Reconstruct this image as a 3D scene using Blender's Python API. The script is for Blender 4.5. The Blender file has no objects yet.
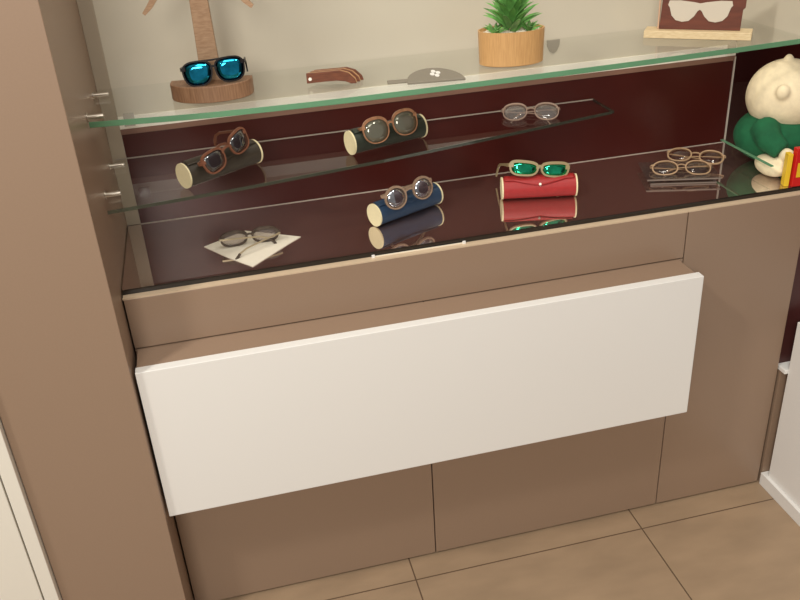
import bpy, bmesh, math, random
from mathutils import Vector, Matrix, Euler
random.seed(7)
R = math.radians
S = bpy.context.scene
COL = S.collection
Z0 = 0.7626                     # height of the counter surface; everything above is given relative to it

# ------------------------------------------------------------------ camera
cam_d = bpy.data.cameras.new('camera'); cam = bpy.data.objects.new('camera', cam_d); COL.objects.link(cam)
cr = Vector((0.97031516, -0.23531678, -0.05580771)); cu = Vector((0.16033424, 0.45316624, 0.87688842)); cf = Vector((0.18105639, 0.85980601, -0.47744341))
M = Matrix.Identity(4)
for i in range(3):
    M[i][0] = cr[i]; M[i][1] = cu[i]; M[i][2] = -cf[i]
M.translation = Vector((0.1984, -1.3921, 0.6731 + Z0))
cam.matrix_world = M
cam_d.sensor_fit = 'HORIZONTAL'; cam_d.sensor_width = 36; cam_d.lens = 859.4 / 800 * 36
cam_d.clip_start = 0.05
S.camera = cam

# ------------------------------------------------------------------ light
w = bpy.data.worlds.new('world'); S.world = w; w.use_nodes = True
w.node_tree.nodes['Background'].inputs[0].default_value = (1.0, 0.96, 0.90, 1)
w.node_tree.nodes['Background'].inputs[1].default_value = 0.33
def area(name, loc, target, size, power, col=(1, 0.97, 0.89), sy=None):
    d = bpy.data.lights.new(name, 'AREA'); d.energy = power; d.color = col; d.size = size
    if sy: d.shape = 'RECTANGLE'; d.size_y = sy
    o = bpy.data.objects.new(name, d); COL.objects.link(o); o.location = loc
    o.rotation_euler = (Vector(target) - Vector(loc)).to_track_quat('-Z', 'Y').to_euler()
    return o
area('ceiling_light', (-1.0, -1.0, 2.7), (0.3, 0, 0.6), 0.22, 27)
area('ceiling_light', (-0.6, -3.2, 2.3), (0.2, 0, 0.3), 1.0, 54)
area('ceiling_light', (0.2, -1.0, 2.72), (0.35, -0.6, 0.0), 0.9, 12)
area('ceiling_light', (1.0, -0.55, 2.7), (0.9, 0.3, 1.0), 0.3, 9)
S.view_settings.view_transform = 'Standard'; S.view_settings.look = 'None'
S.view_settings.gamma = 1; S.view_settings.exposure = 0.0; S.view_settings.use_curve_mapping = False

# ------------------------------------------------------------------ materials
def srgb(r, g, b):
    f = lambda c: (c / 255 / 12.92) if c / 255 <= 0.04045 else ((c / 255 + 0.055) / 1.055) ** 2.4
    return (f(r), f(g), f(b), 1)
def mat(name, col, rough=0.5, metal=0.0, coat=0.0, spec=0.5, var=0.0, scale=20, stretch=(1, 1, 1), bump=0.0, coatrough=0.05):
    m = bpy.data.materials.new(name); m.use_nodes = True
    nt = m.node_tree; b = nt.nodes['Principled BSDF']
    b.inputs['Base Color'].default_value = col; b.inputs['Roughness'].default_value = rough
    b.inputs['Metallic'].default_value = metal; b.inputs['Specular IOR Level'].default_value = spec
    b.inputs['Coat Weight'].default_value = coat; b.inputs['Coat Roughness'].default_value = coatrough
    tc = nt.nodes.new('ShaderNodeTexCoord'); mp = nt.nodes.new('ShaderNodeMapping')
    mp.inputs['Scale'].default_value = stretch
    nz = nt.nodes.new('ShaderNodeTexNoise'); nz.inputs['Scale'].default_value = scale; nz.inputs['Detail'].default_value = 4
    nt.links.new(tc.outputs['Object'], mp.inputs[0]); nt.links.new(mp.outputs[0], nz.inputs[0])
    cr_ = nt.nodes.new('ShaderNodeValToRGB')
    cr_.color_ramp.elements[0].position = 0.3; cr_.color_ramp.elements[1].position = 0.7
    cr_.color_ramp.elements[0].color = tuple(c * (1 - var) for c in col[:3]) + (1,)
    cr_.color_ramp.elements[1].color = tuple(min(1, c * (1 + var)) for c in col[:3]) + (1,)
    nt.links.new(nz.outputs['Fac'], cr_.inputs[0]); nt.links.new(cr_.outputs[0], b.inputs['Base Color'])
    if bump:
        bp = nt.nodes.new('ShaderNodeBump'); bp.inputs['Strength'].default_value = bump; bp.inputs['Distance'].default_value = 0.002
        nt.links.new(nz.outputs['Fac'], bp.inputs['Height']); nt.links.new(bp.outputs[0], b.inputs['Normal'])
    return m
def glass(name, tint=(0.95, 0.98, 0.96, 1), refl=1.0, rough=0.0, diffuse=None, dfac=0.0):
    m = bpy.data.materials.new(name); m.use_nodes = True; nt = m.node_tree; nt.nodes.clear()
    out = nt.nodes.new('ShaderNodeOutputMaterial'); tr = nt.nodes.new('ShaderNodeBsdfTransparent'); gl = nt.nodes.new('ShaderNodeBsdfGlossy')
    tr.inputs[0].default_value = tint; gl.inputs['Roughness'].default_value = rough
    fr = nt.nodes.new('ShaderNodeFresnel'); fr.inputs[0].default_value = 1.45
    mu = nt.nodes.new('ShaderNodeMath'); mu.operation = 'MULTIPLY'; mu.inputs[1].default_value = refl; mu.use_clamp = True
    ge = nt.nodes.new('ShaderNodeNewGeometry'); iv = nt.nodes.new('ShaderNodeMath'); iv.operation = 'SUBTRACT'; iv.inputs[0].default_value = 1
    nt.links.new(ge.outputs['Backfacing'], iv.inputs[1])
    m3 = nt.nodes.new('ShaderNodeMath'); m3.operation = 'MULTIPLY'
    mx = nt.nodes.new('ShaderNodeMixShader')
    nt.links.new(fr.outputs[0], mu.inputs[0]); nt.links.new(mu.outputs[0], m3.inputs[0]); nt.links.new(iv.outputs[0], m3.inputs[1]); nt.links.new(m3.outputs[0], mx.inputs[0])
    nt.links.new(gl.outputs[0], mx.inputs[2])
    if diffuse:
        df = nt.nodes.new('ShaderNodeBsdfDiffuse'); df.inputs[0].default_value = diffuse
        m2 = nt.nodes.new('ShaderNodeMixShader'); m2.inputs[0].default_value = dfac
        nt.links.new(tr.outputs[0], m2.inputs[1]); nt.links.new(df.outputs[0], m2.inputs[2]); nt.links.new(m2.outputs[0], mx.inputs[1])
    else:
        nt.links.new(tr.outputs[0], mx.inputs[1])
    nt.links.new(mx.outputs[0], out.inputs[0])
    return m
def dark_mirror():
    m = bpy.data.materials.new('black mirror glass'); m.use_nodes = True; nt = m.node_tree; nt.nodes.clear()
    out = nt.nodes.new('ShaderNodeOutputMaterial'); df = nt.nodes.new('ShaderNodeBsdfDiffuse'); gl = nt.nodes.new('ShaderNodeBsdfGlossy')
    df.inputs[0].default_value = (0.20, 0.11, 0.088, 1); gl.inputs[0].default_value = (0.95, 0.9, 0.88, 1); gl.inputs['Roughness'].default_value = 0.0
    mx = nt.nodes.new('ShaderNodeMixShader'); mx.inputs[0].default_value = 0.78
    nt.links.new(df.outputs[0], mx.inputs[1]); nt.links.new(gl.outputs[0], mx.inputs[2]); nt.links.new(mx.outputs[0], out.inputs[0])
    return m
def wood(name, a, b, scale=60, stretch=(1, 12, 12), rough=0.5):
    m = mat(name, a, rough, var=0, scale=scale, stretch=stretch)
    ramp = [n for n in m.node_tree.nodes if n.type == 'VALTORGB'][0]
    ramp.color_ramp.elements[0].color = a; ramp.color_ramp.elements[1].color = b
    return m
def tile_floor():
    m = mat('beige floor tile', srgb(160, 135, 109), 0.42, var=0.10, scale=7, stretch=(1, 2.5, 1))
    nt = m.node_tree; b = nt.nodes['Principled BSDF']; tc = [n for n in nt.nodes if n.type == 'TEX_COORD'][0]
    sp = nt.nodes.new('ShaderNodeSeparateXYZ'); nt.links.new(tc.outputs['Object'], sp.inputs[0])
    def line(ax, off):
        a = nt.nodes.new('ShaderNodeMath'); a.operation = 'ADD'; a.inputs[1].default_value = off + 5.37
        nt.links.new(sp.outputs[ax], a.inputs[0])
        mo = nt.nodes.new('ShaderNodeMath'); mo.operation = 'MODULO'; mo.inputs[1].default_value = 0.537
        nt.links.new(a.outputs[0], mo.inputs[0])
        l = nt.nodes.new('ShaderNodeMath'); l.operation = 'LESS_THAN'; l.inputs[1].default_value = 0.0032
        nt.links.new(mo.outputs[0], l.inputs[0]); return l
    lx = line(0, -0.473); ly = line(1, 0.0637)
    mxm = nt.nodes.new('ShaderNodeMath'); mxm.operation = 'MAXIMUM'
    nt.links.new(lx.outputs[0], mxm.inputs[0]); nt.links.new(ly.outputs[0], mxm.inputs[1])
    mx = nt.nodes.new('ShaderNodeMix'); mx.data_type = 'RGBA'
    ramp = [n for n in nt.nodes if n.type == 'VALTORGB'][0]
    nt.links.new(mxm.outputs[0], mx.inputs['Factor']); nt.links.new(ramp.outputs[0], mx.inputs['A'])
    mx.inputs['B'].default_value = srgb(98, 78, 60)
    nt.links.new(mx.outputs['Result'], b.inputs['Base Color'])
    return m

TAUPE = mat('taupe laminate', srgb(150, 125, 105), 0.36, var=0.02, scale=300)
WHITE = mat('white lacquer', srgb(235, 232, 228), 0.3, var=0.0)
CREAMD = mat('cream lacquer', srgb(232, 226, 214), 0.35, var=0.0)
BEIGE = mat('beige back painted glass', srgb(203, 194, 175), 0.22, var=0.03, scale=3)
STRIPM = mat('greige metal profile', srgb(172, 158, 138), 0.4)
MAROON = mat('maroon back painted glass', srgb(66, 22, 17), 0.32, var=0.06, scale=3, spec=0.3)
BAND = mat('pale profile', srgb(250, 244, 230), 0.4)
BROWNTRIM = mat('brown edge profile', srgb(132, 98, 82), 0.4)
MIRROR = dark_mirror()
BLACKEDGE = mat('dark glass edge', srgb(34, 28, 24), 0.15)
GLASS = glass('clear shelf glass', (0.995, 1.0, 0.993, 1), 0.85)
EDGE = glass('green polished glass edge', (0.35, 0.75, 0.55, 1), 1.5, 0.05, srgb(118, 164, 128), 0.7)
EDGE2 = glass('grey green polished glass edge', (0.5, 0.62, 0.56, 1), 2.5, 0.05, srgb(78, 84, 72), 0.4)
STEEL = mat('brushed steel', srgb(205, 195, 180), 0.28, metal=0.9)
SILI = mat('pale silicone', srgb(190, 178, 165), 0.5)
FLOOR = tile_floor()

# ------------------------------------------------------------------ mesh helpers
def obj(name, bm, m, parent=None, smooth=False, bevel=0.0):
    bmesh.ops.recalc_face_normals(bm, faces=bm.faces)
    me = bpy.data.meshes.new(name); bm.to_mesh(me); bm.free()
    o = bpy.data.objects.new(name, me); COL.objects.link(o)
    if m: me.materials.append(m)
    if smooth:
        for p in me.polygons: p.use_smooth = True
        try:
            me.set_sharp_from_angle(angle=R(40))
        except Exception: pass
    if bevel:
        b = o.modifiers.new('bevel', 'BEVEL'); b.width = bevel; b.segments = 2; b.limit_method = 'ANGLE'
    if parent: o.parent = parent
    return o
def thing(name, label, cat, loc=(0, 0, 0), rot=(0, 0, 0), group=None):
    o = bpy.data.objects.new(name, None); COL.objects.link(o); o.empty_display_size = 0.03
    o.location = (loc[0], loc[1], loc[2] + Z0); o.rotation_euler = rot
    o['label'] = label; o['category'] = cat
    if group: o['group'] = group
    return o
def tag(o, label, cat, group=None):
    o['label'] = label; o['category'] = cat
    if group: o['group'] = group
    return o
def struct(name, bm, m, **k):
    o = obj(name, bm, m, **k); o['kind'] = 'structure'; return o
def box(bm, x0, x1, y0, y1, z0, z1):
    vs = [bm.verts.new((x, y, z)) for x in (x0, x1) for y in (y0, y1) for z in (z0, z1)]
    for f in ((0, 1, 3, 2), (4, 6, 7, 5), (0, 4, 5, 1), (2, 3, 7, 6), (0, 2, 6, 4), (1, 5, 7, 3)):
        bm.faces.new([vs[i] for i in f])
    return bm
def B(x0, x1, y0, y1, z0, z1):
    return box(bmesh.new(), x0, x1, y0, y1, z0, z1)
def BZ(x0, x1, y0, y1, z0, z1):      # box with z relative to the counter
    return box(bmesh.new(), x0, x1, y0, y1, z0 + Z0, z1 + Z0)
def prism(bm, pts, axis, a, b_):
    """extrude a 2D outline along an axis: axis 'y' -> pts are (x,z); 'z' -> (x,y); 'x' -> (y,z)"""
    def P(p, t): return {'y': (p[0], t, p[1]), 'z': (p[0], p[1], t), 'x': (t, p[0], p[1])}[axis]
    A = [bm.verts.new(P(p, a)) for p in pts]; C = [bm.verts.new(P(p, b_)) for p in pts]
    n = len(pts); bm.faces.new(A); bm.faces.new(C[::-1])
    for i in range(n): bm.faces.new((A[i], A[(i + 1) % n], C[(i + 1) % n], C[i]))
    return bm
def loft(bm, rings, closed=False, caps=True):
    V = [[bm.verts.new(p) for p in r] for r in rings]; n = len(rings[0]); m = len(rings)
    for i in range(m if closed else m - 1):
        a, b_ = V[i], V[(i + 1) % m]
        for j in range(n): bm.faces.new((a[j], a[(j + 1) % n], b_[(j + 1) % n], b_[j]))
    if caps and not closed:
        bm.faces.new(V[0]); bm.faces.new(V[-1][::-1])
    return bm
def tube(bm, pts, r, seg=10, closed=False):
    rings = []; n = len(pts); pts = [Vector(p) for p in pts]
    for i, p in enumerate(pts):
        t = (pts[(i + 1) % n] - pts[i - 1]) if closed else (pts[min(i + 1, n - 1)] - pts[max(i - 1, 0)])
        t.normalize(); ref = Vector((0, 0, 1)) if abs(t.z) < 0.9 else Vector((0, 1, 0))
        a = t.cross(ref).normalized(); b_ = a.cross(t).normalized()
        rr = r[i] if isinstance(r, (list, tuple)) else r
        rings.append([p + a * math.cos(2 * math.pi * k / seg) * rr + b_ * math.sin(2 * math.pi * k / seg) * rr for k in range(seg)])
    return loft(bm, rings, closed)
def bar(bm, pts, ws, hs, side=Vector((1, 0, 0))):
    """rectangular section along pts; ws across `side`, hs in the other direction"""
    rings = []; n = len(pts); pts = [Vector(p) for p in pts]
    for i, p in enumerate(pts):
        t = (pts[min(i + 1, n - 1)] - pts[max(i - 1, 0)]).normalized()
        b_ = t.cross(side).normalized(); w_ = ws[i] / 2; h = hs[i] / 2
        rings.append([p + side * w_ + b_ * h, p - side * w_ + b_ * h, p - side * w_ - b_ * h, p + side * w_ - b_ * h])
    return loft(bm, rings)
def ellipsoid(bm, c, r, rot=None, seg=32, rings=20):
    g = bmesh.ops.create_uvsphere(bm, u_segments=seg, v_segments=rings, radius=1)
    Mx = Matrix.Translation(c) @ (rot.to_matrix().to_4x4() if rot else Matrix.Identity(4)) @ Matrix.Diagonal((r[0], r[1], r[2], 1))
    bmesh.ops.transform(bm, matrix=Mx, verts=g['verts'])
    return bm

# ------------------------------------------------------------------ the setting
W, D, H = 1.35, 0.3136, Z0
ZS, Z2 = 0.279, 0.1425
struct('floor', B(-1.6, 3.2, -3.2, 1.2, -0.05, 0), FLOOR)
struct('wall_back', BZ(0.0272, W, D + 0.004, D + 0.06, 0.19, 1.9), BEIGE)
struct('wall_right', prism(bmesh.new(), [(0.0, Z0 + ZS - 0.009), (0.088, Z0 + ZS - 0.009), (D + 0.003, Z0 + 0.205), (D + 0.003, Z0 + 1.9), (0.0, Z0 + 1.9)], 'x', W, W + 0.02), BEIGE)
struct('trim_1', BZ(0.0, 0.0272, D, D + 0.06, 0.0, 1.9), STRIPM, bevel=0.001)
struct('trim_2', BZ(0.0272, W, D, D + 0.004, 0.1985, 0.2225), BAND)
struct('trim_3', BZ(0.0272, W, D - 0.001, D + 0.004, 0.188, 0.1985), BROWNTRIM)
struct('trim_5', BZ(0.0272, W - 0.003, D - 0.0008, D + 0.0002, 0.0002, 0.0012), SILI)
struct('trim_4', BZ(W - 0.002, W + 0.001, D - 0.002, D + 0.06, 0.0, 0.196), SILI)

# tall panel on the left
t = thing('tall_side_panel', 'tall taupe laminate end panel left of the glass display shelves', 'panel', (-0.11, 0.15, -H))
obj('core', B(-0.108, 0.11, -0.25, 0.27, 0, 2.66), TAUPE, t, bevel=0.0012)
t = thing('cream_cabinet', 'cream cabinet front left of the tall taupe panel', 'cabinet', (-0.5, 0, -H))
obj('frame', B(0.257, 0.281, -0.115, 0.4, 0, 2.66), CREAMD, t, bevel=0.001)
obj('body', B(-0.4, 0.2565, -0.095, 0.4, 0, 2.66), CREAMD, t)
obj('door', B(-0.4, 0.2535, -0.113, -0.096, 0.03, 2.6), CREAMD, t, bevel=0.001)

# ------------------------------------------------------------------ base cabinet
t = thing('base_cabinet', 'long taupe base cabinet under the dark mirror counter', 'cabinet', (0, 0, -H))
DK = mat('dark gap', srgb(50, 40, 33), 0.8)
obj('body', B(0.003, W - 0.002, 0.012, D + 0.06, 0.004, H - 0.0122), DK, t)
obj('front_lip', B(0.002, W, 0.0, 0.0158, H - 0.0118, H - 0.0090), mat('taupe lit lip', srgb(206, 182, 154), 0.4), t)  # lip colour lightened to carry the light falling on it from above
obj('top_panel', B(0.002, W, 0.016, D, H - 0.0118, H - 0.0090), TAUPE, t)
obj('fascia', B(0.003, 1.0782, 0, 0.0115, H - 0.1100, H - 0.0120), TAUPE, t, bevel=0.0006)
obj('door', B(0.003, 0.5362, 0, 0.0115, 0.005, H - 0.1125), TAUPE, t, bevel=0.0006)
obj('door', B(0.5386, 1.0782, 0, 0.0115, 0.005, H - 0.1125), TAUPE, t, bevel=0.0006)
obj('end_panel', B(1.0806, W - 0.002, 0, 0.0115, 0.005, H - 0.0120), TAUPE, t, bevel=0.0006)
t = thing('wall_drawer', 'wide drawer with white front projecting from the taupe cabinet', 'drawer', (0.54, -0.04, -0.4334))
t.location = (0.54, -0.04, -0.4334 + Z0)
obj('drawer_box', B(-0.533, 0.528, -0.0234, 0.0398, 0.004, 0.3215), TAUPE, t, bevel=0.0005)
obj('drawer_front', B(-0.535, 0.5358, -0.0434, -0.0236, 0, 0.3223), WHITE, t, bevel=0.001)

# ------------------------------------------------------------------ counter mirror
t = thing('mirror_countertop', 'dark mirror glass counter sheet lying on the taupe cabinet', 'countertop', (0.675, 0.16, -0.0088))
obj('mirror_sheet', B(-0.673, 0.6755, -0.1425, D - 0.161, 0.0, 0.0088), MIRROR, t)
obj('front_edge', B(-0.673, 0.6755, -0.1450, -0.1427, 0.0, 0.0088), BLACKEDGE, t)
t = thing('glass_divider', 'low clear glass divider with green top edge beside the plush toy', 'glass divider', (1.27, 0.11, 0.0002))
obj('glass_pane', B(-0.003, 0.003, -0.085, 0.096, 0, 0.0468), GLASS, t)
obj('top_edge', B(-0.003, 0.003, -0.085, 0.096, 0.047, 0.0490), EDGE, t)

# maroon back panel
tag(obj('back_panel', BZ(0.0275, W - 0.0025, D + 0.0005, D + 0.003, 0.0005, 0.1877), MAROON), 'glossy maroon glass back panel behind the lower glass shelf', 'back panel')

# ------------------------------------------------------------------ shelves
def glass_shelf(name, label, pts, z, th, edge, bright=None):
    t = thing(name, label, 'shelf', (pts[0][0], pts[0][1], z - th))
    o = (pts[0][0], pts[0][1]); L = [(p[0] - o[0], p[1] - o[1]) for p in pts]
    obj('glass_pane', prism(bmesh.new(), L, 'z', 0, th), GLASS, t)
    # polished edge: a thin solid wall along the outline's front side
    return t, L
e = 0.0016
f1 = [(0.002, 0.094), (0.05, 0.087), (0.134, 0.074), (0.20, 0.066), (0.283, 0.060), (0.36, 0.0565), (0.44, 0.055), (0.60, 0.0565), (0.79, 0.061), (0.99, 0.068), (1.2, 0.0785), (W - 0.001, 0.089)]
t, L = glass_shelf('glass_shelf', 'upper thick glass shelf with bright green edge above the maroon panel', f1 + [(W - 0.001, D - 0.002), (0.002, D - 0.002)], ZS, 0.010, EDGE)
ev = bmesh.new(); rings = []
for p in L[:12]: rings.append([(p[0], p[1] - 0.0022, 0), (p[0], p[1] - 0.0002, 0), (p[0], p[1] - 0.0002, 0.0099), (p[0], p[1] - 0.0022, 0.0099)])
loft(ev, rings); obj('polished_edge', ev, EDGE, t, bevel=0.0006)
f2 = [(0.0065, 0.0325), (0.25, 0.062), (0.5, 0.104), (0.75, 0.155), (1.0093, 0.2118)]
out2 = f2 + [(1.012, 0.3096), (0.0065, 0.3096)]
t, L = glass_shelf('glass_shelf', 'lower thin glass shelf narrowing to the right over the dark counter', out2, Z2, 0.006, EDGE2)
ev = bmesh.new(); rings = []
for p in L[:5]: rings.append([(p[0], p[1] - 0.0016, 0), (p[0], p[1] - 0.0002, 0), (p[0], p[1] - 0.0002, 0.006), (p[0], p[1] - 0.0016, 0.006)])
loft(ev, rings); obj('polished_edge', ev, EDGE2, t)
obj('polished_edge', B(L[4][0] + 0.003, L[4][0] + 0.0045, L[4][1], L[5][1], 0, 0.006), EDGE2, t)
obj('back_edge', B(0.0, L[5][0], L[5][1] + 0.0002, L[5][1] + 0.0012, 0.0035, 0.006), mat('pale frosted edge', srgb(170, 158, 146), 0.4), t)

def peg(y, z, lab):
    t = thing('shelf_peg', lab, 'shelf support', (0.0002, y, z), group='steel pegs holding the glass shelves')
    b = bmesh.new(); tube(b, [(0, 0, 0.0052), (0.027, 0, 0.0052)], 0.0045, 16); obj('pin', b, STEEL, t, True)
    b = bmesh.new(); tube(b, [(0.0, 0, 0.0052), (0.002, 0, 0.0052)], 0.0075, 20); obj('rosette', b, STEEL, t, True)
peg(0.100, ZS + 0.001, 'front steel peg holding the upper glass shelf at the left')
peg(0.245, ZS + 0.001, 'rear steel peg holding the upper glass shelf at the left')
peg(0.095, Z2 + 0.001, 'front steel peg holding the lower glass shelf at the left')
peg(0.250, Z2 + 0.001, 'rear steel peg holding the lower glass shelf at the left')

# small clear clips on the pale band under the upper shelf
CLIP = glass('clear acrylic', (0.9, 0.88, 0.84, 1), 1.5, 0.02, srgb(220, 214, 205), 0.35)
for x, lab in ((0.048, 'clear acrylic clip at the left end of the pale wall band'), (1.337, 'clear acrylic clip at the right end of the pale wall band')):
    b = B(-0.010, 0.010, -0.014, -0.001, 0, 0.004); box(b, -0.010, 0.010, -0.004, -0.001, 0.004, 0.022)
    o = tag(obj('shelf_clip', b, CLIP), lab, 'clip', 'clear clips on the wall band'); o.location = (x, D, 0.207 + Z0)

# ------------------------------------------------------------------ spectacles
def lens_outline(kind, w_, h_, n=44):
    out = []
    for i in range(n):
        a = 2 * math.pi * i / n; c, s = math.cos(a), math.sin(a)
        k = {'round': 2.0, 'panto': 2.3, 'square': 4.2, 'wayfarer': 3.0, 'aviator': 2.8, 'oval': 2.2}[kind]
        x = math.copysign(abs(c) ** (2 / k), c) * w_ / 2; z = math.copysign(abs(s) ** (2 / k), s) * h_ / 2
        if kind == 'wayfarer': x *= 1 + 0.10 * (z / (h_ / 2)); z += 0.06 * h_ * (x / (w_ / 2)) * (z > 0)
        if kind == 'aviator':
            if x < 0: x *= 1 + 0.16 * (z / (h_ / 2))
            else: x *= 1 + 0.10 * (z / (h_ / 2))
        if kind == 'panto': x *= 1 + 0.07 * (z / (h_ / 2))
        out.append((x, z))
    return out          # inner (nose) side is x < 0
def spectacles(name, label, loc, rot, width=0.126, lens=(0.048, 0.040), kind='panto', rim=0.004, depth=0.0035, frame=None, lens_m=None,
               temple_m=None, folds=(0, 0), length=0.115, temple_h=0.007, double_bridge=False, wire=False, group=None, tip_m=None, pads=False, cat='sunglasses', tdrop=1.0, brow=0.0):
    t = thing(name, label, cat, loc, rot, group)
    lw, lh = lens; wr = 0.9; base = lh / 2 + rim
    cx = width / 2 - lw / 2 - rim - 0.003
    yy = lambda x: wr * x * x
    ol = lens_outline(kind, lw, lh)
    n = len(ol); fr = bmesh.new()
    for sgn in (1, -1):
        rings = []
        for i in range(n):
            p = Vector(ol[i]); tn = (Vector(ol[(i + 1) % n]) - Vector(ol[i - 1])).normalized(); nr = Vector((tn.y, -tn.x))
            i_ = p; o_ = p + nr * rim * (1 + brow * max(0, nr.y))
            X1 = sgn * (cx + i_.x); X2 = sgn * (cx + o_.x)
            rings.append([(X1, yy(X1), base + i_.y), (X2, yy(X2), base + o_.y), (X2, yy(X2) + depth, base + o_.y), (X1, yy(X1) + depth, base + i_.y)])
        loft(fr, rings, closed=True)
    gap = cx - lw / 2
    bz = base + lh * 0.16
    bh = 0.0022 if wire else max(0.004, rim * 1.3)
    pts = [(-gap - rim * .3, yy(gap) + depth / 2, bz - 0.001), (-gap * .5, depth / 2, bz + 0.002), (0, depth / 2, bz + 0.003), (gap * .5, depth / 2, bz + 0.002), (gap + rim * .3, yy(gap) + depth / 2, bz - 0.001)]
    def hb(pts, hh):
        rings = []
        for p in pts: rings.append([(p[0], p[1] - depth / 2, p[2] - hh / 2), (p[0], p[1] - depth / 2, p[2] + hh / 2), (p[0], p[1] + depth / 2, p[2] + hh / 2), (p[0], p[1] + depth / 2, p[2] - hh / 2)])
        loft(fr, rings)
    hb(pts, bh)
    if double_bridge:
        zt = base + lh * 0.5 + rim * .5
        hb([(-cx * .7, yy(cx * .7) + depth / 2, zt - .0005), (0, depth / 2, zt - .001), (cx * .7, yy(cx * .7) + depth / 2, zt - .0005)], 0.003)
    hx = width / 2; hz = base + lh * 0.26; hy = yy(hx) + depth
    for s in (1, -1):
        rings = []
        for (x, y, hh) in ((cx + lw * .42, yy(cx + lw * .42) + depth / 2, temple_h * 1.1), (hx - .002, yy(hx) + depth / 2, temple_h), (hx, hy + .003, temple_h * .9)):
            rings.append([(s * x, y - depth / 2, hz - hh / 2), (s * x, y - depth / 2, hz + hh / 2), (s * x, y + depth / 2, hz + hh / 2), (s * x, y + depth / 2, hz - hh / 2)])
        loft(fr, rings)
    obj('frame', fr, frame, t, True)
    for sgn in (1, -1):
        b = bmesh.new(); c = b.verts.new((sgn * cx, yy(cx) + depth * .5 - 0.0015, base)); prev = [c]
        R1 = []
        for f_ in (0.5, 1.0):
            R1.append([b.verts.new((sgn * (cx + x * f_), yy(cx + x * f_) + depth * .5 - 0.0015 * (1 - f_ * f_), base + z * f_)) for x, z in ol])
        for i in range(n):
            b.faces.new((c, R1[0][i], R1[0][(i + 1) % n])); b.faces.new((R1[0][i], R1[1][i], R1[1][(i + 1) % n], R1[0][(i + 1) % n]))
        lo = obj('lens', b, lens_m, t, True)
        so = lo.modifiers.new('thick', 'SOLIDIFY'); so.thickness = 0.001; so.offset = 1
    for k, s in enumerate((1, -1)):
        b = bmesh.new(); f = temple_h
        P = [(0, 0, 0), (0, length * .35, 0), (0, length * .70, -.001), (0, length * .84, -.006 * tdrop), (0, length * .93, -.015 * tdrop), (0, length, -.026 * tdrop)]
        wd = 0.0016 if wire else 0.003
        bar(b, P, [wd] * 6, [f, f * .7, f * .7, f * .85, f, f * .7])
        tp = obj('temple', b, temple_m or frame, t, True)
        tp.location = (s * (hx - wd / 2), hy + .003 + (0.004 if (k and folds[1] > 50) else 0), hz)
        tp.rotation_euler = (0, 0, s * R(folds[k]))
        if tip_m:
            b = bmesh.new(); bar(b, P[3:], [wd + .0016] * 3, [f * 1.1, f * 1.3, f * 1.1]); obj('temple_tip', b, tip_m, tp, True)
    if pads:
        for s in (1, -1):
            b = bmesh.new(); ellipsoid(b, (s * (gap - .0015), depth + .003, base - lh * .05), (.0012, .002, .004), seg=10, rings=8); obj('nose_pad', b, glass('pad', (0.9, 0.88, .84, 1)), t, True)
    return t

def mirrored_lens(name, col, rough=0.04):
    return mat(name, col, rough, metal=1.0, var=0.35, scale=60)
BLUEL = mirrored_lens('blue mirrored lens', (0.02, 0.33, 0.55, 1))
GREENL = mirrored_lens('green mirrored lens', (0.03, 0.52, 0.27, 1))
DARKL = mat('dark lens', (0.02, 0.018, 0.02, 1), 0.04, spec=1.0, coat=1.0, coatrough=0.02)
SILVERL = mat('silver mirrored lens', (0.42, 0.42, 0.46, 1), 0.05, metal=0.95, var=0.3, scale=80)
GREYGREEN = mat('grey green lens', (0.16, 0.15, 0.11, 1), 0.05, metal=0.45, coat=0.7)
CLEARL = glass('clear lens', (0.93, 0.9, 0.87, 1), 2.2, 0.02)
CLEARL2 = glass('clear lens tinted', (0.85, 0.80, 0.78, 1), 2.6, 0.02, (0.6, .58, .55, 1), .12)
F_BLACK = mat('black acetate', srgb(26, 20, 20), 0.3, spec=0.25)
F_WALNUT = wood('walnut frame wood', srgb(138, 88, 64), srgb(106, 64, 46), 90, (1, 8, 8))
F_MAPLE = wood('light brown frame wood', srgb(160, 134, 112), srgb(130, 104, 84), 90, (1, 8, 8))
F_TORT = mat('tortoise acetate', srgb(150, 106, 76), 0.3, var=0.3, scale=120)
F_DTORT = mat('dark grey tortoise', srgb(78, 66, 58), 0.2, var=0.4, scale=150)
F_KHAKI = mat('khaki acetate', srgb(158, 140, 104), 0.35)
F_PINK = mat('translucent rose acetate', srgb(158, 132, 116), 0.3)
F_GOLD = mat('gold brown metal', srgb(176, 144, 112), 0.35, metal=0.3)

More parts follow.
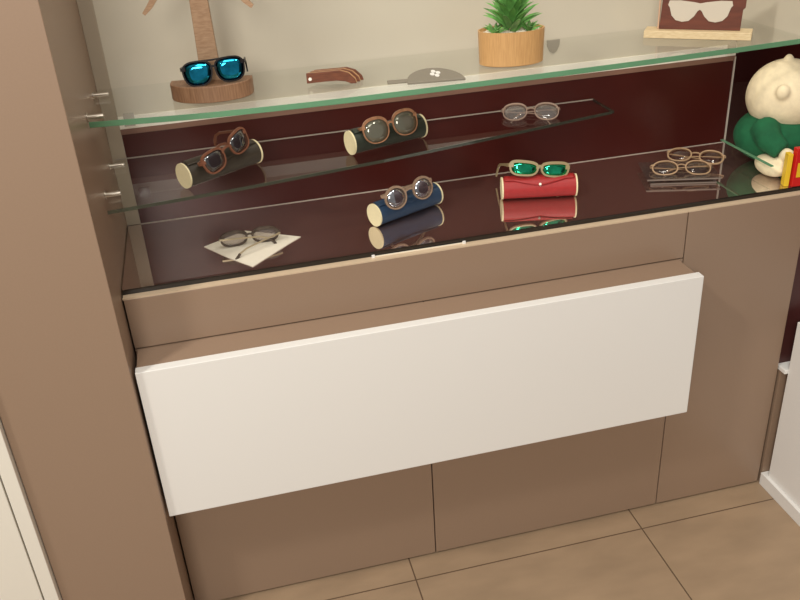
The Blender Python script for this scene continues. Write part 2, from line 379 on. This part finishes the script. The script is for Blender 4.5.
# ------------------------------------------------------------------ cylindrical cases
CREAM = mat('cream felt', srgb(232, 218, 176), 0.7, var=0.03, scale=200)
def spec_case(label, mid, ang, length, col, colname, z, flap=False):
    t = thing('eyeglass_case', label, 'eyeglass case', (mid[0], mid[1], z), (0, 0, R(ang)), None)
    m = mat(colname + ' leather', col, 0.5, var=0.08, scale=120, bump=0.08)
    r = 0.0228; hl = length / 2
    b = bmesh.new(); tube(b, [(-hl + .003, 0, r + .0008), (hl - .003, 0, r + .0008)], r - .0012, 44); obj('body', b, m, t, True)
    for s in (-1, 1):
        b = bmesh.new(); tube(b, [(s * (hl - .003), 0, r + .0008), (s * hl, 0, r + .0008)], r, 44); obj('end_cap', b, CREAM, t, True)
    # flap wrapped over the front of the tube, with a scalloped lower edge
    b = bmesh.new(); rings = []; NX = 40
    for i in range(NX + 1):
        u = i / NX; x = (-hl + .006) + u * (length - .012); c = abs(2 * u - 1)
        low = R(58) - R(34) * (1 - c / .75) ** 0.8 if c < .75 else R(58)
        row = []
        for k in range(9):
            a = R(112) + (low - R(112)) * k / 8
            row.append((x, -math.cos(a) * (r + .0004), r + .0008 + math.sin(a) * (r + .0004)))
        rings.append(row)
    V = [[b.verts.new(p) for p in r_] for r_ in rings]
    for i in range(NX):
        for k in range(8): b.faces.new((V[i][k], V[i + 1][k], V[i + 1][k + 1], V[i][k + 1]))
    fo = obj('flap', b, m, t, True); so = fo.modifiers.new('t', 'SOLIDIFY'); so.thickness = 0.0012; so.offset = 1
    if flap:
        a = R(34); b = bmesh.new()
        tube(b, [(0, -math.cos(a) * (r + .001), r + math.sin(a) * r), (0, -math.cos(a) * (r + .0034), r + math.sin(a) * (r + .003))], [.0034, .0026], 18)
        obj('snap_button', b, STEEL, t, True)
    return t
spec_case('navy blue cylindrical eyeglass case with cream ends on the dark counter', (0.5495, 0.161), 25, 0.159, srgb(40, 62, 88), 'navy', 0.0005)
spec_case('red eyeglass case with cream ends and scalloped flap on the dark counter', (0.8265, 0.152), -13.7, 0.152, srgb(162, 32, 32), 'red', 0.0005, True)
spec_case('very dark brown cylindrical eyeglass case, left one on the lower glass shelf', (0.2044, 0.132), 33, 0.160, srgb(58, 50, 40), 'dark brown', Z2 + 0.0003)
spec_case('dark green cylindrical eyeglass case, right one on the lower glass shelf', (0.5225, 0.176), 18, 0.161, srgb(42, 48, 38), 'dark green', Z2 + 0.0003)

def on_case(mid, ang, z, lx, ly, lz):
    a = R(ang); return (mid[0] + math.cos(a) * lx - math.sin(a) * ly, mid[1] + math.sin(a) * lx + math.cos(a) * ly, z + lz)
# glasses lying on the cases
a = 21.4; p = on_case((0.5493, 0.1495), a, 0, -0.007, -0.031, 0.0400)
spectacles('round_sunglasses', 'light brown round sunglasses with silvery lenses propped on the navy case', p, (R(-14), R(-4), R(a - 2)), 0.115, (0.041, 0.038), 'round', 0.0028, 0.004, F_MAPLE, SILVERL, brow=0.7, folds=(80, 82), length=0.10, temple_h=.006)
a = 27.7; p = on_case((0.2054, 0.1266), a, Z2, 0.009, -0.029, 0.0340)
spectacles('square_sunglasses', 'brown wooden square sunglasses with near black lenses on the dark brown case', p, (R(-12), R(-14), R(a + 14)), 0.120, (0.043, 0.034), 'wayfarer', 0.0028, 0.004, F_WALNUT, DARKL, brow=0.5, folds=(0, 78), length=0.10, temple_h=.006)
a = 14.8; p = on_case((0.5213, 0.1678), a, Z2, -0.001, -0.034, 0.0260)
spectacles('large_sunglasses', 'brown tortoise sunglasses with grey green lenses leaning on the dark green case', p, (R(-18), R(-5), R(a - 4)), 0.117, (0.047, 0.042), 'panto', 0.0020, 0.004, F_TORT, GREYGREEN, brow=1.8, length=0.10, temple_h=.006)
a = -13.7; p = on_case((0.8265, 0.1478), a, 0, -0.002, -0.010, 0.0500)
spectacles('sport_sunglasses', 'khaki rectangular sunglasses with green mirrored lenses on the red case', p, (R(-18), R(7), R(a + 4)), 0.128, (0.051, 0.0225), 'wayfarer', 0.0038, 0.004, F_KHAKI, GREENL, length=0.115, temple_h=.007, brow=0.5)

# aviators on the wooden stand
spectacles('aviator_sunglasses', 'black aviator sunglasses with blue mirrored lenses on the wooden stand', (0.2195, 0.130, ZS + 0.0295), (R(-8), R(-3), R(-3)), 0.113, (0.046, 0.038), 'aviator', 0.0026, 0.004, F_BLACK, BLUEL, length=0.09, temple_h=.006, double_bridge=True)

# spectacles on paper
pp = [(0.1486, 0.151), (0.2305, 0.1994), (0.3325, 0.1306), (0.305, 0.105), (0.2313, 0.030), (0.19, 0.085)]
b = bmesh.new(); prism(b, [(x - 0.24, y - 0.12) for x, y in pp], 'z', 0, 0.0005)
o = tag(obj('lens_cloth', b, mat('off white microfibre', srgb(226, 216, 198), 0.8)), 'off white cleaning cloth laid flat on the counter under glasses', 'cloth'); o.location = (0.24, 0.12, 0.0004 + Z0)
spectacles('tortoise_eyeglasses', 'dark tortoise eyeglasses with clear lenses lying on the off white cloth', (0.236, 0.134, 0.0012), (R(-8), R(0), R(180)), 0.116, (0.045, 0.025), 'panto', 0.0030, 0.004, F_DTORT, CLEARL2, mat('bronze metal', srgb(176, 160, 132), 0.35, metal=.4), folds=(86, 62), length=0.108, temple_h=.0035, tip_m=F_DTORT, cat='eyeglasses', wire=True, brow=1.0)

# pink clear glasses on the lower shelf
spectacles('rose_eyeglasses', 'pale rose translucent eyeglasses lying near the right end of the lower shelf', (0.835, 0.222, Z2 + 0.0005), (R(-52), R(0), R(-20)), 0.120, (0.046, 0.037), 'panto', 0.0018, 0.003, F_PINK, CLEARL2, brow=1.2, folds=(86, 84), length=0.10, temple_h=.003, wire=True, cat='eyeglasses')

# acrylic block with two pairs
ACR = glass('acrylic sheet', (0.80, 0.76, 0.74, 1), 2.2, 0.02, srgb(150, 136, 130), 0.12)
t = thing('acrylic_riser', 'clear acrylic riser with two thin sheets on the dark counter', 'display riser', (1.150, 0.160, 0.0005), (0, 0, R(-17)))
for k, (x0, x1, y0, y1, z0) in enumerate(((-0.072, 0.062, -0.052, 0.046, 0.0), (-0.080, 0.070, -0.056, 0.050, 0.010))):
    obj('acrylic_sheet', B(x0, x1, y0, y1, z0, z0 + .003), ACR, t, bevel=0.0004)
    obj('sheet_edge', B(x0, x1, y0 - .001, y0 - .0002, z0, z0 + .003), mat('frosted acrylic edge', srgb(120, 106, 96), 0.3), t)
for x in (-0.07, 0.055):
    for y in (-0.05, 0.04): obj('spacer', B(x, x + .006, y, y + .006, .0031, .0099), ACR, t)
spectacles('gold_eyeglasses', 'thin golden round eyeglasses, nearer pair on the acrylic riser', (1.136, 0.128, 0.0142), (R(-55), R(0), R(-20)), 0.126, (0.048, 0.032), 'oval', 0.0026, 0.0025, F_GOLD, CLEARL, folds=(86, 84), length=0.10, temple_h=.003, wire=True, pads=True, cat='eyeglasses')
spectacles('gold_eyeglasses', 'thin golden eyeglasses, rear pair lying higher on the acrylic riser', (1.196, 0.186, 0.0142), (R(-58), R(0), R(-38)), 0.124, (0.046, 0.032), 'oval', 0.0028, 0.003, F_GOLD, CLEARL, folds=(86, 84), length=0.10, temple_h=.003, wire=True, cat='eyeglasses')

# ------------------------------------------------------------------ wooden stand
OAK = wood('oak', srgb(160, 122, 92), srgb(128, 92, 66), 30, (14, 1.5, 1))
OAKV = wood('oak upright', srgb(182, 148, 116), srgb(158, 122, 92), 30, (3, 3, 14))
t = thing('eyewear_stand', 'oak stand with half round base and drooping arms on the upper shelf', 'display stand', (0.211, 0.168, ZS + 0.0003), (0, 0, R(-9)))
b = bmesh.new(); o_ = [(-0.072, 0.018), (0.072, 0.018)] + [(0.072 * math.cos(a_), -0.052 * math.sin(a_) ** 1 + 0.004) for a_ in [math.pi * k / 24 for k in range(25)]]
prism(b, o_, 'z', 0, 0.028); obj('base', b, OAK, t, True, bevel=0.0012)
b = bmesh.new(); prism(b, [(-0.016, 0.028), (0.020, 0.028), (0.013, 0.30), (-0.012, 0.30)], 'y', -0.004, 0.008); obj('upright', b, OAKV, t, bevel=0.001)
for s in (1, -1):
    b = bmesh.new(); P = [(s * 0.010, -0.010, 0.225), (s * 0.035, -0.010, 0.212), (s * 0.06, -0.010, 0.186), (s * 0.080, -0.010, 0.160), (s * 0.091, -0.010, 0.149)]
    bar(b, P, [0.010] * 5, [0.02, 0.016, 0.012, 0.009, 0.006], Vector((0, 1, 0))); obj('arm', b, OAKV, t, True)

# wooden temple samples
WAL = wood('walnut slat', srgb(124, 70, 44), srgb(92, 48, 30), 50, (1, 8, 8)); MAP = wood('light slat', srgb(206, 164, 116), srgb(180, 134, 90), 50, (1, 8, 8))
t = thing('temple_samples', 'stack of three walnut temple arms with a pale dot on the upper shelf', 'eyeglass parts', (0.424, 0.150, ZS + 0.0003), (0, 0, R(-14)))
sh = [(-0.046, 0.004), (-0.046, 0.022), (-0.005, 0.0235), (0.014, 0.0245), (0.030, 0.019), (0.041, 0.008), (0.0435, 0.000), (0.034, 0.000), (0.024, 0.0045), (0.008, 0.0065), (-0.01, 0.006)]
for k in range(3):
    b = bmesh.new(); dx = k * 0.006
    prism(b, [(x + dx, z) for x, z in sh], 'y', k * 0.011, k * 0.011 + 0.005); obj('temple_arm', b, WAL, t, bevel=0.0006)
    if k < 2:
        b = bmesh.new(); prism(b, [(x * .98 + dx + .002, z * .97 + .0008) for x, z in sh], 'y', k * 0.011 + .0052, k * 0.011 + .0072)
        lo = obj('light_layer', b, MAP, t); lo['label'] = 'pale wood layer between the arms'
b = bmesh.new(); tube(b, [(-0.0395, 0.0, 0.012), (-0.0395, -0.0012, 0.012)], 0.003, 16); obj('dot', b, BAND, t, True)

# grey matte disc added for a ceiling reflection
GREYM = mat('grey matte', srgb(134, 126, 112), 0.9, var=0.06, scale=300)
t = thing('reflection_disc', 'half round grey matte disc with white spots, added as a ceiling reflection on the upper shelf', 'reflection', (0.600, 0.080, ZS + 0.0003), (0, 0, R(-8)))
b = bmesh.new(); prism(b, [(0.052 * math.cos(a_), 0.094 * math.sin(a_)) for a_ in [math.pi * k / 30 for k in range(31)]], 'z', 0, 0.004); obj('body', b, GREYM, t, bevel=0.001)
b = bmesh.new(); box(b, -0.086, -0.048, 0.012, 0.030, 0, 0.0035); obj('grey_piece', b, GREYM, t, bevel=.0008)
b = bmesh.new()
for k in range(4):
    a_ = math.pi / 2 * k + .25
    g = bmesh.ops.create_cone(b, cap_ends=True, segments=20, radius1=1, radius2=1, depth=1)
    bmesh.ops.transform(b, matrix=Matrix.Translation((0.004 + math.cos(a_) * .006, 0.05 + math.sin(a_) * .016, .0043)) @ Matrix.Diagonal((.0042, .010, .0006, 1)), verts=g['verts'])
obj('white_spots', b, mat('white spot', srgb(235, 232, 226), 0.6), t)  # lamp spots of the ceiling reflection, modelled as flat white discs
b = bmesh.new(); prism(b, [(-.0145, .012), (.0145, .012), (.0135, .0), (.008, -.011), (0, -.016), (-.008, -.011), (-.0135, .0)], 'y', -.002, 0.0)
o = tag(obj('grey_shape', b, GREYM), 'small grey rounded shape on the wall band behind the plant pot', 'grey_piece'); o.location = (0.919, D - .0005 + .0045, 0.264 + Z0)  # small grey rounded shape against the wall

# ------------------------------------------------------------------ plant
POTW = wood('bamboo', srgb(214, 168, 112), srgb(196, 148, 94), 30, (16, 16, 1), 0.4)
LEAF = mat('succulent green', srgb(104, 156, 82), 0.3, var=0.5, scale=40)
t = thing('potted_succulent', 'spiky green succulent in an oval bamboo pot on the upper shelf', 'potted plant', (0.768, 0.158, ZS + 0.0003), (0, 0, R(-8)))
def oval(rx, ry, z, n=48): return [(rx * math.cos(2 * math.pi * k / n), ry * math.sin(2 * math.pi * k / n), z) for k in range(n)]
b = bmesh.new(); loft(b, [oval(.0565, .034, 0), oval(.0605, .038, .002), oval(.0625, .040, .063), oval(.0600, .0375, .063), oval(.058, .0355, .055)]); obj('pot', b, POTW, t, True)
b = bmesh.new(); loft(b, [oval(.0575, .0350, .053), oval(.0575, .0350, .057)])
for k in range(90):
    a_ = random.uniform(0, 6.28); q = math.sqrt(random.random())
    ellipsoid(b, (.053 * q * math.cos(a_), .031 * q * math.sin(a_), .058), (.004, .003, .0025), seg=8, rings=5)
g = obj('gravel', b, mat('white gravel', srgb(230, 218, 196), 0.8, var=.1), t, True); g['kind'] = 'stuff'
b = bmesh.new()
def leaf(bm, base, az, elev, L, wd):
    d0 = Vector((math.cos(az), math.sin(az), 0)); sd = Vector((-math.sin(az), math.cos(az), 0)); rings = []; p = Vector(base)
    N = 7; el = elev
    for i in range(N):
        u = i / (N - 1); dr = d0 * math.cos(el) + Vector((0, 0, 1)) * math.sin(el); up = sd.cross(dr)
        ww = wd * (math.sin(math.pi * min(1, .25 + u * .75)) ** .8 + .02) / 2; th = ww * .35
        rings.append([p + sd * ww + up * ww * .4, p + up * th * .2, p - sd * ww + up * ww * .4, p - up * th])
        p = p + dr * L / (N - 1); el -= 0.13
    loft(bm, rings)
for k in range(52):
    u = k / 52; az = k * 2.39996; lev = .057 + .062 * u
    leaf(b, (.006 * math.cos(az), .005 * math.sin(az), lev), az, R(48 + 40 * u ** 1.2), .062 - .018 * u, .0130)
for (sx, n_) in ((-.032, 13), (.033, 13)):
    for k in range(n_):
        az = k * 2.4; leaf(b, (sx, random.uniform(-.014, .006), .057), az, R(38 + 30 * k / n_), .026, .008)
obj('foliage', b, LEAF, t, True)

# ------------------------------------------------------------------ sign with spectacles silhouette
PINE = wood('pale pine', srgb(226, 204, 164), srgb(206, 180, 136), 40, (2, 12, 12))
DWAL = wood('dark brown board', srgb(112, 58, 40), srgb(92, 46, 32), 20, (1, 6, 6), 0.5)
t = thing('display_sign', 'dark brown board with white glasses silhouette standing on pale pine base', 'sign', (1.1615, 0.171, ZS + 0.0003), (0, 0, R(-36)))
obj('plinth', B(-0.103, 0.101, 0.0, 0.044, 0.0, 0.0145), PINE, t, bevel=0.001)
b = bmesh.new(); prism(b, [(-0.076, 0.0147), (0.078, 0.0147), (0.079, 0.054), (0.083, 0.058), (0.084, 0.12), (-0.071, 0.12)], 'y', 0.018, 0.026); obj('board', b, DWAL, t, bevel=.0008)
b = bmesh.new()
half = [(0, 0.0645), (0.012, 0.0668), (0.04, 0.0700), (0.061, 0.0695), (0.0635, 0.061), (0.060, 0.057), (0.055, 0.041), (0.046, 0.032), (0.033, 0.029), (0.020, 0.031), (0.010, 0.040), (0.004, 0.050), (0.0, 0.0525)]
sil = half + [(-x, z) for x, z in half[::-1][1:-1]]
prism(b, [(x * .96 - .001, z * 1.0 + .001) for x, z in sil], 'y', 0.0166, 0.0178)
s_ = obj('glasses_silhouette', b, mat('white inlay', srgb(206, 194, 176), 0.5), t); s_['label'] = 'white glasses silhouette'
obj('side_strip', B(-0.0795, -0.0765, 0.018, 0.026, 0.0147, 0.12), mat('pale edge', srgb(200, 160, 130), .5), t)

# ------------------------------------------------------------------ lamp reflection on the counter edge, modelled as a strip
t = thing('glint_strip', 'short pale strip added as a lamp reflection along the front edge of the counter', 'reflection strip', (0.536, 0.0120, -0.0088), (0, 0, 0))
obj('strip', B(-0.087, 0.087, -0.0012, 0.0008, 0.0, 0.0020), mat('pale reflection strip', srgb(236, 226, 206), 0.25), t)
for x in (-0.087, 0.087): obj('end_glint', B(x - .003, x + .003, -0.003, 0.0006, -0.001, 0.0050), WHITE, t, bevel=.0005)  # bright ends of the lamp reflection, modelled as small white blocks

# ------------------------------------------------------------------ neighbouring unit on the right
t = thing('side_unit', 'white display unit with maroon recess at right of the taupe cabinet', 'display unit', (W + 0.3, -0.3, -H))
X = -0.3; Y = 0.3
obj('plinth', B(X + 0.001, X + 0.5, Y - 1.3, Y - 0.004, 0, 0.034), WHITE, t, bevel=.001)
obj('white_side', B(X + 0.010, X + 0.5, Y - 1.3, Y - 0.020, 0.0345, 0.46), WHITE, t, bevel=.001)
obj('ledge', B(X + 0.002, X + 0.5, Y - 0.0195, Y + 0.012, H - .437, H - .427), WHITE, t, bevel=.001)
obj('lower_filler', B(X + 0.004, X + 0.5, Y - 0.003, Y + 0.0118, 0.0, H - .4375), TAUPE, t)
obj('recess_panel', B(X + 0.004, X + 0.5, Y + 0.0125, Y + 0.018, 0.0, H - .0125), mat('maroon laminate', srgb(74, 36, 34), .4), t)
obj('back_panel', B(X + 0.20, X + 0.22, Y - 1.3, Y + 0.0, 0.4601, 2.3), mat('maroon laminate', srgb(74, 36, 34), .4), t)  # maroon backing, added and built tall to block light from the right
obj('display_floor', B(X + 0.001, X + 0.7, Y + 0.0185, Y + 0.75, H - .0088, H), MIRROR, t)
obj('display_lip', B(X + 0.001, X + 0.199, Y + 0.001, Y + 0.018, H - .0118, H - .009), TAUPE, t)
obj('recess_back', B(X + 0.003, X + 0.7, Y + 0.751, Y + 0.77, H - .19, H + .5), MAROON, t)
obj('recess_side', B(X + 0.701, X + 0.72, Y + 0.021, Y + 0.77, H - .19, H + .5), MAROON, t)

# ------------------------------------------------------------------ plush toy and booklets
PLUSH = mat('cream plush', srgb(240, 222, 186), 0.95, var=.08, scale=60, bump=.5)
SHIRT = mat('green jersey', srgb(20, 92, 56), 0.9, var=.15, scale=50, bump=.4)
t = thing('plush_toy', 'cream plush animal toy in green shirt sitting at the right end of the counter', 'plush toy', (1.375, 0.165, 0.0004))
b = bmesh.new()
ellipsoid(b, (.006, 0, .143), (.080, .078, .075)); ellipsoid(b, (.056, -.055, .125), (.034, .034, .028)); ellipsoid(b, (0, 0, .062), (.072, .064, .058))
ellipsoid(b, (.000, .0, .212), (.011, .011, .018)); ellipsoid(b, (-.044, -.056, .168), (.014, .012, .016), Euler((0, 0, R(-30))))
for x in (-.058, .035): ellipsoid(b, (x, -.074, .0225), (.030, .046, .021), Euler((0, 0, R(-8 if x < 0 else 20))))
for x in (-.048, .058): ellipsoid(b, (x, -.104, .052), (.014, .020, .014))
o = obj('body', b, PLUSH, t, True); rm = o.modifiers.new('r', 'REMESH'); rm.mode = 'VOXEL'; rm.voxel_size = .0035; rm.use_smooth_shade = True
sm = o.modifiers.new('s', 'SMOOTH'); sm.iterations = 6
b = bmesh.new(); ellipsoid(b, (0, 0, .060), (.092, .082, .060))
for q in (((-.055, -.03, .090), (-.066, -.066, .074), (-.052, -.092, .056)), ((.055, -.03, .090), (.074, -.066, .074), (.062, -.092, .056))): tube(b, q, [.030, .026, .020], 18)
o = obj('shirt', b, SHIRT, t, True); rm = o.modifiers.new('r', 'REMESH'); rm.mode = 'VOXEL'; rm.voxel_size = .0035; rm.use_smooth_shade = True
sm = o.modifiers.new('s', 'SMOOTH'); sm.iterations = 6
for x, y in ((-.010, -.0765), (.062, -.058)):
    b = bmesh.new(); ellipsoid(b, (x, y, .157 if x < 0 else .160), (.006, .004, .007), seg=14, rings=10); obj('eye', b, mat('black bead', (0.01, .01, .01, 1), .15), t, True)
RED = mat('red card', srgb(206, 34, 30), .35); YEL = mat('yellow card', srgb(232, 190, 40), .4)
t = thing('red_box', 'small red box standing at the right front corner of the counter', 'box', (1.331, 0.022, 0.0004), (0, 0, R(-4)))
obj('carton', B(-0.0145, 0.014, -0.006, 0.008, 0, 0.080), RED, t, bevel=.001)
obj('top_label', B(-0.009, 0.009, -0.0068, -0.0062, 0.02, 0.05), YEL, t)
t = thing('yellow_box', 'small yellow box standing just left of the red box', 'box', (1.309, 0.028, 0.0004), (0, 0, R(-14)))
obj('carton', B(-0.005, 0.005, -0.005, 0.012, 0, 0.068), YEL, t, bevel=.001)
